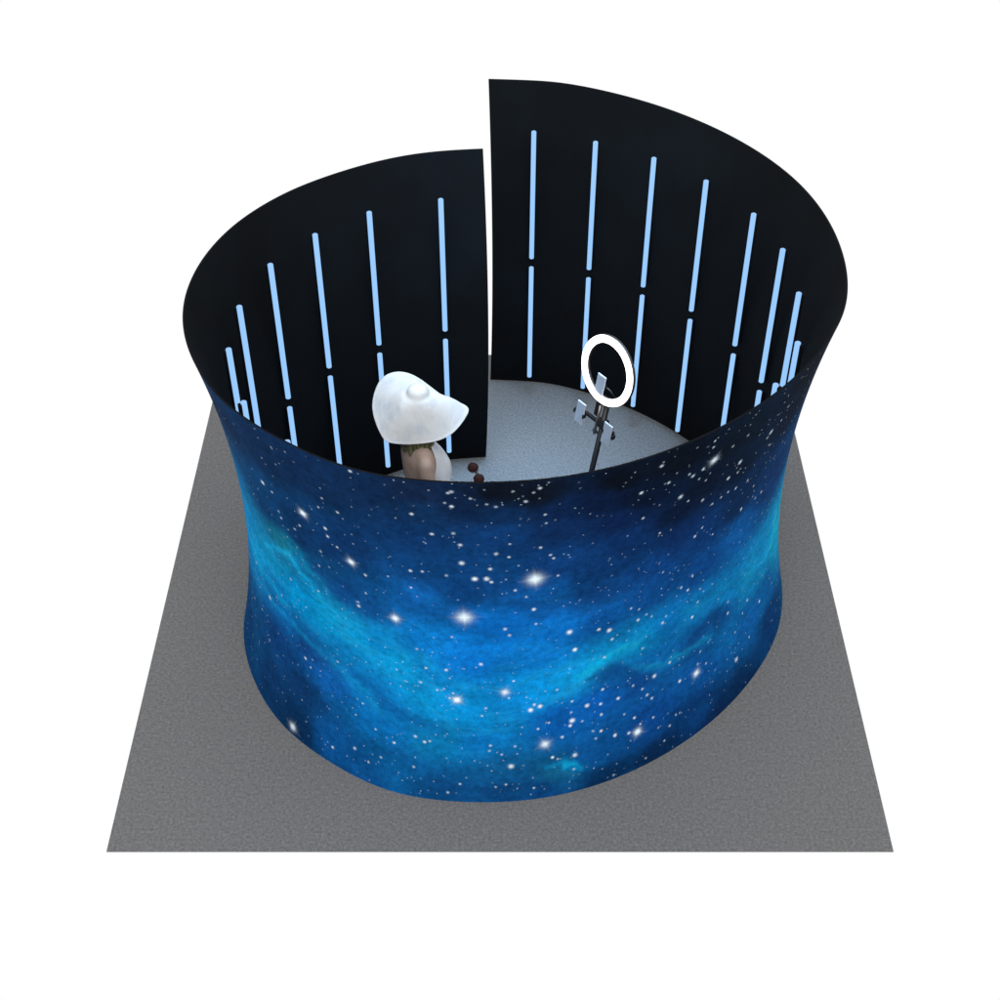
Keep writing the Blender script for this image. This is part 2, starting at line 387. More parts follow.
def mat_hat():
    g = G('white_felt')
    p = g.obj()
    f = g.noise(p, 9, 4)
    f2 = g.noise(p, 90, 3)
    g.put(g.bsdf.inputs['Base Color'], g.ramp(f, [(.32, (.53, .545, .57)), (.5, (.61, .605, .595)), (.7, (.64, .625, .60))]))
    g.bsdf.inputs['Roughness'].default_value = .85
    g.bsdf.inputs['Specular IOR Level'].default_value = .15
    nd = g.n('ShaderNodeMapping'); g.put(nd.inputs['Vector'], p); nd.inputs['Rotation'].default_value = (.5, .2, .5); nd.inputs['Scale'].default_value = (9, 2.2, 4)
    cr = g.noise(nd.outputs[0], 1.0, 2, .4)
    cr = g.math('SUBTRACT', 1.0, g.math('MULTIPLY', g.math('ABSOLUTE', g.math('SUBTRACT', cr, .5)), 9.0), True)
    h = g.math('ADD', g.math('MULTIPLY', g.math('SUBTRACT', f, g.math('MULTIPLY', cr, .25)), 1.0), g.math('MULTIPLY', f2, .06))
    g.bump(h, .17, .03)
    return g.m

def mat_skin():
    g = G('skin')
    p = g.obj()
    f = g.noise(p, 14, 4)
    g.put(g.bsdf.inputs['Base Color'], g.ramp(f, [(.3, (.40, .285, .235)), (.7, (.50, .385, .33))]))
    g.bsdf.inputs['Roughness'].default_value = .8
    g.bsdf.inputs['Specular IOR Level'].default_value = .2
    g.bsdf.inputs['Subsurface Weight'].default_value = .08
    g.bsdf.inputs['Subsurface Radius'].default_value = (.02, .008, .004)
    return g.m

def mat_hair():
    g = G('hair')
    uv = g.obj()
    nd = g.n('ShaderNodeMapping'); g.put(nd.inputs['Vector'], uv); nd.inputs['Scale'].default_value = (60, 60, 5)
    f = g.noise(nd.outputs[0], 1.5, 4)
    g.put(g.bsdf.inputs['Base Color'], g.ramp(f, [(.3, (.06, .056, .026)), (.52, (.22, .21, .10)), (.75, (.38, .37, .20))]))
    g.bsdf.inputs['Roughness'].default_value = .5
    g.bump(f, .6, .01)
    return g.m

M_GROUND, M_LINING, M_PRINT, M_STAR = mat_ground(), mat_lining(), mat_print(), mat_star()
M_EDGE = plain('black_edge', (.006, .007, .009), .9, spec=.05)
M_TUBE = glow('blue_light', (.315, .59, 1.0), 1.0)
M_CAP = plain('frosted_cap', (.30, .34, .42), .4)
M_BLACK = plain('black_metal', (.012, .012, .014), .42, spec=.5)
M_SILVER = plain('brushed_metal', (.30, .29, .28), .35, metal=.8)
M_RING = glow('white_light', (1.0, 1.0, 1.0), 4.0)
M_HOUSING = plain('brown_black_housing', (.022, .017, .015), .5)
M_PHONE = plain('pale_phone_back', (.30, .34, .40), .35, vary=.05)
M_PHONE_EDGE = plain('bright_phone_edge', (.50, .54, .60), .3, vary=.03)
M_LENS_BLACK = plain('lens_black', (.006, .006, .008), .1)
M_DRESS = plain('white_cotton', (.72, .77, .84), .85, spec=.15, vary=.06, scale=12)
M_HAT, M_SKIN, M_HAIR = mat_hat(), mat_skin(), mat_hair()
M_RED = plain('dark_red_lens', (.022, .0025, .003), .5, spec=.2, vary=.3)
M_FRAME = plain('dark_frame', (.016, .006, .005), .3)
M_EYE = plain('dark_eye', (.05, .035, .025), .15)
M_SHOE = plain('white_leather', (.7, .7, .7), .5)

# ------------------------------------------------------------------ ground mat
bm = bmesh.new()
add_box(bm, (0, 6.29, -.003), (Vector((1, 0, 0)), Vector((0, 1, 0)), Vector((0, 0, 1))), (2.113, 2.178, .003))
ground = from_bm('ground', bm, M_GROUND, smooth=False)
ground['kind'] = 'structure'

# ------------------------------------------------------------------ spiral wall
THICK = .010
def lin(c):
    c = np.asarray(c, float) / 255
    return np.where(c <= .04045, c / 12.92, ((c + .055) / 1.055) ** 2.4)

PRINT_GAIN = .64
S_LO, S_HI = 3.12, 8.12
pc = np.array(PRINT)
cs, cz, crgb = pc[:, 0], pc[:, 1], lin(pc[:, 2:])
# the print repeats mirrored round the back, where the photograph does not show it
cs_all = np.r_[cs, 2 * S_LO - cs, 2 * S_HI - cs]
cz_all = np.r_[cz, cz, cz]; rgb_all = np.vstack([crgb] * 3)
def dye(s, z):
    s, z = s.ravel(), z.ravel()
    out = np.zeros((len(s), 3))
    for i in range(0, len(s), 4000):
        d2 = ((s[i:i + 4000, None] - cs_all) / 1.25) ** 2 + (z[i:i + 4000, None] - cz_all) ** 2
        w = 1 / (d2 + .0018) ** 1.9
        out[i:i + 4000] = (w @ rgb_all) / w.sum(1)[:, None]
    # wisps, their course shaken a little so that no edge runs straight
    m = np.where(s < S_LO, 2 * S_LO - s, np.where(s > S_HI, 2 * S_HI - s, s))
    def wob(a, b, c): return np.sin(a * m + c) * np.sin(b * z + 1.7 * c) + .5 * np.sin(2.3 * a * m + 1.9 * b * z + c)
    m2 = m + .022 * wob(7, 9, .3) + .010 * wob(23, 19, 1.1)
    z2 = z + .020 * wob(8, 6, 2.0) + .010 * wob(21, 26, .7) + .004 * wob(61, 55, .2)
    for pts, width, strength, c in FILAMENTS:
        best = np.full(len(s), 9.0); side = np.zeros(len(s)); t_at = np.zeros(len(s))
        for k, ((ax, az), (bx, bz)) in enumerate(zip(pts, pts[1:])):
            dx, dz = bx - ax, bz - az; q = dx * dx + dz * dz
            t = np.clip(((m2 - ax) * dx + (z2 - az) * dz) / q, 0, 1)
            d = np.hypot(m2 - ax - t * dx, z2 - az - t * dz)
            sd = np.sign((m2 - ax) * dz - (z2 - az) * dx)
            hit = d < best
            best = np.where(hit, d, best); side = np.where(hit, sd, side); t_at = np.where(hit, (k + t) / (len(pts) - 1), t_at)
        wd = width * np.where(side > 0, .95, 1.8)
        fade = np.clip(np.minimum(t_at, 1 - t_at) * 6, .15, 1)
        a = (min(strength * 1.0, .75) * fade * np.exp(-(best / wd) ** 1.5))[:, None]
        out = out * (1 - a) + lin(c) * a
    return out
BAND = [(3.36, .73), (3.79, .78), (4.54, .96), (4.97, .91), (5.41, .83), (5.76, .71), (6.03, .72), (6.37, .97), (6.84, 1.08), (7.25, 1.10), (7.6, 1.3)]
def band_z(s):
    b = np.array(BAND)
    m = np.where(s < S_LO, 2 * S_LO - s, np.where(s > S_HI, 2 * S_HI - s, s))
    return np.interp(m, b[:, 0], b[:, 1])

NS, NZ = 1300, 240
sg, zg = np.meshgrid(np.linspace(0, LEN, NS), np.linspace(0, WALL_H, NZ))
P = wall_point(sg, zg).reshape(-1, 3)
cols = dye(sg, zg)
cols *= (cols @ np.array([.21, .72, .07]) / .075)[:, None] ** .13 * PRINT_GAIN * np.array([1.0, 1.05, .96])
uvs = np.c_[sg.ravel(), zg.ravel()]
flow = np.c_[sg.ravel(), zg.ravel() - band_z(sg.ravel())]
verts = [tuple(p) for p in P]
faces = [(j * NS + i, j * NS + i + 1, (j + 1) * NS + i + 1, (j + 1) * NS + i) for j in range(NZ - 1) for i in range(NS - 1)]
n_cover = len(faces)
cols, uvs, flow = cols.tolist(), uvs.tolist(), flow.tolist()
rng = random.Random(7)
def add_star(s, z, r, bright, ray, small=.125, stretch=1.0):
    """a small patch of print lying on the cover, its own 0..1 coordinates centred on the star"""
    if not (r * .5 < s < LEN - r * .5 and r * .5 < z < WALL_H - r * .5):
        return
    n = 4 if r > .03 else 2
    i0 = len(verts); a = rng.uniform(0, 1.57)
    ca, sa = math.cos(a), math.sin(a)
    lift = .0012 + .0012 * rng.random()
    for j in range(n + 1):
        for i in range(n + 1):
            u, v = 2 * i / n - 1, 2 * j / n - 1
            verts.append(tuple(wall_point(min(max(s + u * r * stretch, 0), LEN), min(max(z + v * r, 0), WALL_H), lift)))
            uvs.append((u * ca - v * sa, u * sa + v * ca)); flow.append((0, 0))
            cols.append((bright, ray, small))
    for j in range(n):
        for i in range(n):
            q = i0 + j * (n + 1) + i
            faces.append((q, q + 1, q + n + 2, q + n + 1))
SIZE = {'XL': (.120, .95, 1.0), 'L': (.085, .86, .85), 'P': (.027, .92, .0), 'M': (.0185, .74, 0), 'S': (.0145, .56, 0)}
for k, lst in STARS.items():
    for s, z in lst:
        r, b, ray = SIZE[k]
        add_star(s, z, r * rng.uniform(.9, 1.1), b * rng.uniform(.62, 1.05), ray * rng.uniform(.75, 1.05), {'XL': .28, 'L': .42}.get(k, .125))
for k in range(2800):                              # faint dust of small stars all over
    add_star(rng.uniform(0, LEN), rng.uniform(.02, WALL_H), rng.uniform(.006, .0105), rng.uniform(.08, .38), 0)
for k in range(330):                              # brighter ones where the print is not seen from the front
    s = rng.uniform(0, LEN)
    if 3.0 < s < 8.2:
        continue
    kind = rng.choices(['L', 'P', 'M', 'S'], [1, 3, 12, 22])[0]
    r, b, ray = SIZE[kind]
    add_star(s, rng.uniform(.03, 2.37), r, b * rng.uniform(.7, 1), ray, .42 if ray else .125)

wall = empty('curved_wall', (0, 6.1, 0))
tag(wall, 'tall spiral booth wall with blue galaxy print outside and black lining inside', 'wall', kind='thing')
me = bpy.data.meshes.new('printed_cover')
off = np.array([0, 6.1, 0])
me.from_pydata([(v[0], v[1] - 6.1, v[2]) for v in verts], [], faces)
me.polygons.foreach_set('material_index', [0] * n_cover + [1] * (len(faces) - n_cover))
lv = np.zeros(len(me.loops), dtype=np.int32); me.loops.foreach_get('vertex_index', lv)
for nm, arr in (('print', uvs), ('flow', flow)):
    l = me.uv_layers.new(name=nm)
    l.data.foreach_set('uv', np.asarray(arr, np.float32)[lv].ravel())
ca_ = me.color_attributes.new('print_color', 'FLOAT_COLOR', 'POINT')
ca_.data.foreach_set('color', np.c_[np.asarray(cols, np.float32), np.ones(len(cols), np.float32)].ravel())
link('printed_cover', me, [M_PRINT, M_STAR], wall)

def sheet(name, s, z, offs, mat):
    sg, zg = np.meshgrid(s, z)
    P = wall_point(sg, zg, offs).reshape(-1, 3) - off
    n = len(s)
    f = [(j * n + i, (j + 1) * n + i, (j + 1) * n + i + 1, j * n + i + 1) for j in range(len(z) - 1) for i in range(n - 1)]
    m = bpy.data.meshes.new(name); m.from_pydata([tuple(p) for p in P], [], f)
    return link(name, m, mat, wall)
sheet('black_lining', np.linspace(0, LEN, 500), np.linspace(0, WALL_H, 60), -THICK, M_LINING)
# hem tape that closes the rim, the foot and the two free ends
bm = bmesh.new()
def strip(a, b):
    for p, q, r, t in zip(a, a[1:], b[1:], b):
        bm.faces.new([bm.verts.new(Vector(x) - Vector(off)) for x in (p, q, r, t)])
s_ = np.linspace(0, LEN, 500); z_ = np.linspace(0, WALL_H, 60)
for zz in (0, WALL_H):
    strip(wall_point(s_, zz), wall_point(s_, zz, -THICK))
for ss_ in (0, LEN):
    strip(wall_point(ss_, z_), wall_point(ss_, z_, -THICK))
bmesh.ops.remove_doubles(bm, verts=bm.verts, dist=1e-5)
from_bm('hem', bm, M_EDGE, wall)

# ------------------------------------------------------------------ light tubes inside
TUBE_R = .0154
def make_tube(length):
    root = empty('light_tube')
    bm = bmesh.new()
    add_tube(bm, [(0, 0, 0), (0, 0, .0035), (0, 0, length - .0035), (0, 0, length)], [TUBE_R - .004, TUBE_R, TUBE_R, TUBE_R - .004], 20)
    from_bm('diffuser', bm, M_TUBE, root)
    bm = bmesh.new()
    add_box(bm, (0, TUBE_R + .006, length / 2), (Vector((1, 0, 0)), Vector((0, 1, 0)), Vector((0, 0, 1))), (.012, .008, length / 2 - .01), .002)
    from_bm('mounting_channel', bm, M_EDGE, root, smooth=False)
    return root
def copy_thing(root):
    r = root.copy(); COL.objects.link(r)
    for ch in root.children:
        c = ch.copy(); COL.objects.link(c); c.parent = r
    return r
ORD = ['first', 'second', 'third', 'fourth', 'fifth', 'sixth', 'seventh', 'eighth', 'ninth']
TUBE_OFF = .185 - .14
def inner_spot(s):
    n = np.array([np.interp(s, SS, PN[:, k]) for k in (0, 1)])
    p = np.array([np.interp(s, SS, PC[:, k]) for k in (0, 1)]) - n * .187
    return p, n
RIGHT = [(.310, 2.155), (.783, 2.155), (1.233, 2.17), (1.677, 2.18), (2.160, 2.18), (2.577, 2.17), (2.99, 2.135), (3.63, 2.215), (3.94, 2.135)]
LEFT = [(10.205, 2.20), (9.70, 2.215), (9.295, 2.205), (8.880, 2.195), (8.446, 2.165), (8.08, 2.12), (7.505, 2.155), (7.03, 2.175)]
proto = make_tube(.948)
used = False
for side, lst in (('right', RIGHT), ('left', LEFT)):
    for i, (s, zt) in enumerate(lst):
        p, n = inner_spot(s)
        for lev, z0 in (('upper', zt - .948), ('lower', zt - 1.968)):
            o = copy_thing(proto) if used else proto
            used = True
            o.location = (p[0], p[1], z0)
            o.rotation_euler = (0, 0, math.atan2(n[1], n[0]) - math.pi / 2)
            tag(o, f'{lev} glowing pale blue light tube, {ORD[i]} column {side} of the wall gap', 'light tube',
                'light tubes mounted on the black inner wall')

# ------------------------------------------------------------------ ring light on its slanted arm
RC = Vector((.622, 6.36, 1.5))
A = Vector((.61, -.79, 0)).normalized()
OUT = Vector((-A.y, A.x, 0))
TILT = math.radians(11)
B = OUT * math.sin(TILT) + Vector((0, 0, 1)) * math.cos(TILT)
N = A.cross(B).normalized()                                # towards the person
foot = Vector((-.44, 5.80, 0))
stand = empty('ring_light_stand', foot)
tag(stand, 'round white ring light on slanted black pole carrying three phones', 'ring light')
def rel(p): return Vector(p) - foot
def pt(a, b, n=0.0): return rel(RC + A * a + B * b + N * n)
AX = (A, B, N)
def ring_profile(bm, prof, seg=96):
    rings = []
    for k in range(seg):
        t = 2 * math.pi * k / seg
        d = A * math.cos(t) + B * math.sin(t)
        rings.append([bm.verts.new(rel(RC) + d * r + N * h) for r, h in prof])
    m = len(prof)
    for k in range(seg):
        for j in range(m):
            bm.faces.new((rings[k][j], rings[(k + 1) % seg][j], rings[(k + 1) % seg][(j + 1) % m], rings[k][(j + 1) % m]))
bm = bmesh.new()
ring_profile(bm, [(.169, .0), (.172, .010), (.179, .016), (.191, .018), (.203, .016), (.211, .010), (.214, 0)])
from_bm('lamp_ring', bm, M_RING, stand)
bm = bmesh.new()
ring_profile(bm, [(.167, -.002), (.217, -.002), (.217, -.018), (.207, -.026), (.176, -.026), (.167, -.018)])
from_bm('lamp_housing', bm, M_HOUSING, stand)
pole_a = .012
bm = bmesh.new()
zb = (.10 - RC.z) / B.z
add_tube(bm, [pt(pole_a, -.215, -.055), pt(pole_a, zb, -.055)], .0175, 20)
pole = from_bm('pole', bm, M_BLACK, stand)
bm = bmesh.new()
add_tube(bm, [pt(pole_a - .028, -.255, -.03), pt(pole_a - .028, -.46, -.03)], .009, 14)
from_bm('slider_rail', bm, M_SILVER, stand)
bm = bmesh.new()
add_box(bm, pt(pole_a - .045, -.28, -.035), AX, (.014, .055, .016), .003)
from_bm('slider_block', bm, M_BLACK, stand, smooth=False)
bm = bmesh.new()
add_tube(bm, [pt(pole_a, -.24, -.055), pt(0, -.205, -.03)], .012, 12)
add_box(bm, pt(.0, -.203, -.02), AX, (.03, .02, .012), .003)
from_bm('ring_bracket', bm, M_BLACK, stand, smooth=False)
# goose-neck holder of the middle phone
bm = bmesh.new()
add_tube(bm, [pt(.0, -.22, -.045), pt(.035, -.20, -.06), pt(.06, -.17, -.055), pt(.03, -.13, -.035), pt(-.02, -.118, -.022)], .006, 10)
add_box(bm, pt(-.028, -.118, -.016), AX, (.03, .02, .006), .002)
add_tube(bm, [pt(.062, -.168, -.055), pt(.085, -.160, -.05)], .009, 10)
from_bm('phone_arm', bm, M_BLACK, stand)
# cross bar with two clamps
bm = bmesh.new()
add_box(bm, pt(-.015, -.372, -.032), AX, (.105, .010, .010), .003)
add_box(bm, pt(pole_a, -.372, -.05), AX, (.030, .026, .026), .005)
from_bm('cross_bar', bm, M_BLACK, stand, smooth=False)
for a in (-.145, .118):
    bm = bmesh.new()
    add_box(bm, pt(a, -.372, -.018), AX, (.030, .022, .007), .002)
    add_box(bm, pt(a + .041, -.372 + (.0 if a > 0 else -.01), -.006), AX, (.0045, .014, .014), .002)
    add_box(bm, pt(a - .041, -.372 + (.0 if a > 0 else -.01), -.006), AX, (.0045, .014, .014), .002)
    from_bm('phone_clamp', bm, M_BLACK, stand, smooth=False)
for a, b in ((pole_a - .05, -.455), (pole_a + .04, -.40)):
    bm = bmesh.new()
    add_tube(bm, [pt(pole_a, b, -.05), pt(a, b, -.05)], [.007, .007], 10)
    add_blob(bm, pt(a, b, -.05), (.013, .013, .013), seg=12, rings=8)
    from_bm('knob', bm, M_BLACK, stand)
# turntable foot that the arm swings round
bm = bmesh.new()
foot_end = RC + A * pole_a + B * zb - N * .055
add_tube(bm, [Vector((0, 0, .06)) + (rel(foot_end) * .2), rel(foot_end) * 1.0 + Vector((0, 0, -.04))], .022, 16)
add_box(bm, rel(foot_end), (OUT, A, Vector((0, 0, 1))), (.035, .03, .05), .006)
from_bm('swing_arm', bm, M_BLACK, stand)
bm = bmesh.new()
add_tube(bm, [(0, 0, .001), (0, 0, .03), (0, 0, .085), (0, 0, .092)], [.40, .41, .41, .40], 64)
from_bm('turntable', bm, M_BLACK, stand, smooth=False)

def phone(a, b, n, label):
    root = empty('phone', RC + A * a + B * b + N * n)
    tag(root, label, 'phone', 'phones mounted on the ring light stand')
    bm = bmesh.new(); add_box(bm, (0, 0, 0), AX, (.0355, .0725, .0042), .0035, 3)
    from_bm('phone_body', bm, M_PHONE_EDGE, root, smooth=False)
    bm = bmesh.new(); add_box(bm, N * .0046, AX, (.0320, .0660, .0008), 0)
    from_bm('screen', bm, M_PHONE, root, smooth=False)
    return root
phone(-.028, -.118, 0.0, 'pale phone inside the glowing white ring, topmost of the three')
phone(-.137, -.372, 0.0, 'pale phone clamped below the ring, on the left end of the cross bar')
phone(.108, -.378, 0.0, 'pale phone clamped below the ring, on the right end of the cross bar')

# ------------------------------------------------------------------ person
PB = Vector((-.455, 5.85, 0))
PLAT = .092
YAW = math.radians(27)
F = Vector((math.cos(YAW), math.sin(YAW), 0)); L = Vector((-F.y, F.x, 0)); U = Vector((0, 0, 1))
def w(f, l, z): return F * f + L * l + U * z
person = empty('person', PB + U * PLAT)
tag(person, 'person in wide white sun hat and backless white dress, turned right, holding red sunglasses', 'person')
def b_(f, l, z): return w(f, l, z - PLAT)
bm = bmesh.new()
TORSO = [(.78, .085, .13, 0), (.84, .115, .165, -.01), (.92, .12, .175, -.012), (1.0, .10, .15, -.002), (1.08, .088, .125, .004), (1.16, .095, .132, .008),
         (1.24, .108, .145, .014), (1.31, .105, .155, .010), (1.37, .082, .140, .0), (1.41, .062, .098, -.006), (1.445, .050, .066, -.008), (1.475, .045, .055, -.004)]
def torso_at(z):
    T = np.array(TORSO)
    return [float(np.interp(z, T[:, 0], T[:, k])) for k in (1, 2, 3)]
rings = []
for z, a, b, c in TORSO:
    rings.append([bm.verts.new(b_(c + a * math.cos(t), b * math.sin(t), z)) for t in [2 * math.pi * k / 32 for k in range(32)]])
for r0, r1 in zip(rings, rings[1:]):
    for k in range(32):
        bm.faces.new((r0[k], r0[(k + 1) % 32], r1[(k + 1) % 32], r1[k]))
bm.faces.new(rings[0][::-1]); bm.faces.new(rings[-1])
HEAD = b_(.030, .0, 1.572)
NK = b_(.012, 0, 1.53)
add_limb(bm, b_(-.004, 0, 1.42), .052, b_(.015, 0, 1.52), .047)
add_blob(bm, HEAD, (.092, .072, .108), (F, L, U), 32, 24)
add_blob(bm, HEAD + w(.028, 0, -.055), (.062, .052, .058), (F, L, U), 24, 16)            # jaw
add_limb(bm, HEAD + w(.088, 0, .018), .008, HEAD + w(.106, 0, -.018), .013)              # nose
add_blob(bm, HEAD + w(.084, 0, -.047), (.012, .022, .006), (F, L, U), 12, 8)             # lips
add_blob(bm, HEAD + w(.082, 0, -.057), (.011, .018, .006), (F, L, U), 12, 8)
for s in (-1, 1):
    add_blob(bm, HEAD + w(-.004, s * .072, -.005), (.018, .007, .030), (F, L, U), 12, 10)   # ears
    add_blob(bm, HEAD + w(.080, s * .030, .022), (.010, .022, .006), (F, L, U), 12, 8)      # brows
# arms: right arm (towards the viewer) bent up to hold the glasses, left arm hanging
def arm(sh, el, wr):
    add_limb(bm, sh, .049, el, .039, 8)
    add_limb(bm, el, .036, wr, .025, 8)
shR, elR, wrR = b_(-.014, -.122, 1.345), b_(-.016, -.165, 1.09), b_(.222, -.285, 1.150)
shL, elL, wrL = b_(-.014, .122, 1.345), b_(.045, .180, 1.11), b_(.13, .165, .89)
arm(shR, elR, wrR); arm(shL, elL, wrL)
for s in (-1, 1):
    add_limb(bm, b_(-.008, s * .03, 1.425), .046, b_(-.012, s * .115, 1.362), .047, 6)
def hand(wr, d, side, up, curl):
    """palm, four fingers with two bends and a thumb leaving the palm's side; d points along the hand, side to the thumb"""
    d, side = d.normalized(), side.normalized()
    nrm = d.cross(side).normalized() * up
    add_blob(bm, wr + d * .045, (.048, .038, .015), (d, side, nrm), 20, 12)
    for k, (ln, off) in enumerate(((.072, .028), (.080, .010), (.075, -.009), (.058, -.027))):
        p = wr + d * .080 + side * off
        q = p.copy(); ang = 0
        for seg, fr in enumerate((.44, .32, .24)):
            ang += curl * (.55 if seg == 0 else 1)
            q2 = q + (d * math.cos(ang) + nrm * math.sin(ang)) * ln * fr
            add_limb(bm, q, .0088 - .0012 * seg, q2, .0082 - .0013 * seg, 3)
            q = q2
    p = wr + d * .022 + side * .030
    q = p + (d * .55 + side * .65 + nrm * .35).normalized() * .036
    add_limb(bm, p, .012, q, .010, 3)
    add_limb(bm, q, .010, q + (d * .85 + side * .1 + nrm * .55).normalized() * .030, .0085, 3)
handdir = Vector((.22, -.30, .93)).normalized()
hand(wrR, handdir, w(-.9, .35, .1), 1, .55)
hand(wrL, w(.12, -.02, -1), w(1, 0, .1), 1, .35)
# legs and feet
for s in (-1, 1):
    hip, kn, an = b_(-.002, s * .085, .84), b_(.012, s * .080, .50), b_(-.022, s * .078, .165)
    add_limb(bm, hip, .083, kn, .052, 8)
    add_limb(bm, kn, .052, b_(-.012, s * .08, .38), .050, 4)
    add_limb(bm, b_(-.012, s * .08, .38), .050, an, .031, 6)
    add_limb(bm, an + w(-.018, 0, -.03), .028, b_(.12, s * .088, .118), .024, 6)
    add_limb(bm, b_(.12, s * .088, .118), .026, b_(.165, s * .09, .112), .019, 3)
body = from_bm('body', bm, M_SKIN, person)
rm = body.modifiers.new('merge', 'REMESH'); rm.mode = 'VOXEL'; rm.voxel_size = .0045; rm.use_smooth_shade = True
# bake the merged skin, then soften trunk and limbs strongly but face and hands only a little
dg = bpy.context.evaluated_depsgraph_get()
merged = bpy.data.meshes.new_from_object(body.evaluated_get(dg))
body.modifiers.clear()
body.data = merged
bm = bmesh.new(); bm.from_mesh(merged)
hands = (wrR + handdir * .06, wrL + b_(.03, 0, PLAT - .06))
fine = [v for v in bm.verts if v.co.z > 1.47 - PLAT or v.co.z < .22 - PLAT or min((v.co - h).length for h in hands) < .125]
fs = set(fine)
broad = [v for v in bm.verts if v not in fs]
for it in range(80):
    bmesh.ops.smooth_vert(bm, verts=broad, factor=.5, use_axis_x=True, use_axis_y=True, use_axis_z=True)
    if it < 6:
        bmesh.ops.smooth_vert(bm, verts=fine, factor=.5, use_axis_x=True, use_axis_y=True, use_axis_z=True)
bm.to_mesh(merged); bm.free()
merged.polygons.foreach_set('use_smooth', [True] * len(merged.polygons))
for s in (-1, 1):
    bm = bmesh.new()
    add_blob(bm, HEAD + w(.076, s * .030, .008), (.012, .013, .010), (F, L, U), 16, 12)
    from_bm('eye', bm, M_EYE, person)
    bm = bmesh.new()
    add_tube(bm, [b_(.20, s * .09, .0925), b_(.12, s * .088, .0925), b_(-.05, s * .078, .0925)], [.02, .040, .030], 16)
    for v in bm.verts:
        v.co.z = v.co.z * .12 + .0065
    from_bm('sandal', bm, M_SHOE, person)
# dress: halter front, open back, gathered waist, flared skirt
bm = bmesh.new()
DRESS = [(.52, .225, .255, .0, 180), (.62, .205, .235, .0, 180), (.74, .175, .215, -.004, 180), (.86, .168, .205, .012, 180), (.94, .152, .192, .026, 180), (1.03, .134, .176, .036, 168),
         (1.09, .126, .168, .044, 140), (1.15, .128, .162, .046, 118), (1.21, .130, .158, .042, 100), (1.26, .140, .157, .018, 90), (1.31, .112, .156, .010, 76),
         (1.36, .090, .150, .001, 62), (1.40, .072, .13, -.002, 58), (1.44, .064, .085, .0, 62), (1.475, .058, .066, .002, 66), (1.49, .055, .061, .004, 66)]
rings = []
n = 64
for z, a, b, c, half in DRESS:
    ring = []
    for k in range(n + 1):
        t = math.radians(-half + 2 * half * k / n)
        fold = 1 + (.035 * math.sin(t * 13) * max(0, min(1, (1.0 - z) / .4)))
        bust = .016 * math.exp(-((z - 1.26) / .05) ** 2) * (math.exp(-((abs(t) - .65) / .35) ** 2))
        ring.append(bm.verts.new(b_(c + (a + bust) * fold * math.cos(t), b * fold * math.sin(t), z)))
    rings.append(ring)
for r0, r1 in zip(rings, rings[1:]):
    for k in range(n):
        bm.faces.new((r0[k], r0[k + 1], r1[k + 1], r1[k]))
bmesh.ops.remove_doubles(bm, verts=bm.verts, dist=1e-5)
dress = from_bm('dress', bm, M_DRESS, person)
so = dress.modifiers.new('cloth', 'SOLIDIFY'); so.thickness = .005; so.offset = 1
ss = dress.modifiers.new('round', 'SUBSURF'); ss.levels = 1; ss.render_levels = 1
# hair: cap over the skull with locks falling to the nape
bm = bmesh.new()
add_blob(bm, HEAD + w(-.016, 0, .012), (.098, .082, .112), (F, L, U), 28, 20)
rr = random.Random(3)
for k in range(64):
    t = math.radians(65 + 230 * k / 63)
    a = HEAD + w(-.012 + .092 * math.cos(t), .078 * math.sin(t), rr.uniform(-.01, .03))
    bot = rr.uniform(1.30, 1.40) - (.02 if abs(t - math.pi) < .6 else 0)
    m_ = HEAD + w(-.014 + .098 * math.cos(t), .084 * math.sin(t), -.09)
    e = b_(.010 + (.075 + rr.uniform(-.012, .014)) * math.cos(t), (.072 + rr.uniform(-.012, .018)) * math.sin(t), bot)
    add_tube(bm, [a, m_, m_.lerp(e, .6) + w(rr.uniform(-.006, .006), rr.uniform(-.006, .006), 0), e], [.016, .017, .013, .003], 8)
from_bm('hair', bm, M_HAIR, person)

# hat: wide drooping brim drawn up to a small rounded crown
BRIM = [(-.714, 5.988, 1.56), (-.691, 6.106, 1.6), (-.642, 6.159, 1.63), (-.568, 6.165, 1.65), (-.493, 6.125, 1.66), (-.429, 6.067, 1.66), (-.354, 5.991, 1.65), (-.281, 5.937, 1.63),
        (-.21, 5.943, 1.6), (-.172, 5.932, 1.57), (-.188, 5.887, 1.55), (-.231, 5.817, 1.53), (-.28, 5.767, 1.515), (-.35, 5.733, 1.505), (-.437, 5.718, 1.5), (-.525, 5.719, 1.495),
        (-.613, 5.73, 1.5), (-.65, 5.773, 1.51), (-.691, 5.871, 1.535)]
def closed_spline(pts, per):
    P = np.array(pts); m = len(P); out = []
    for i in range(m):
        a, b, c, d = P[(i - 1) % m], P[i], P[(i + 1) % m], P[(i + 2) % m]
        for t in np.linspace(0, 1, per, endpoint=False):
            out.append(.5 * ((2 * b) + (c - a) * t + (2 * a - 5 * b + 4 * c - d) * t * t + (3 * b - a - 3 * c + d) * t ** 3))
    return np.array(out)
loop = closed_spline(BRIM, 6)
for _ in range(6):
    loop = .25 * np.roll(loop, 1, 0) + .5 * loop + .25 * np.roll(loop, -1, 0)
CX, CY = -.445, 5.868
bm = bmesh.new()
rings = []
org = PB + U * PLAT
steps = [(0, 0), (.03, .015), (.10, .09), (.22, .23), (.36, .40), (.52, .58), (.68, .76), (.82, .89), (.92, .95), (1, .975)]
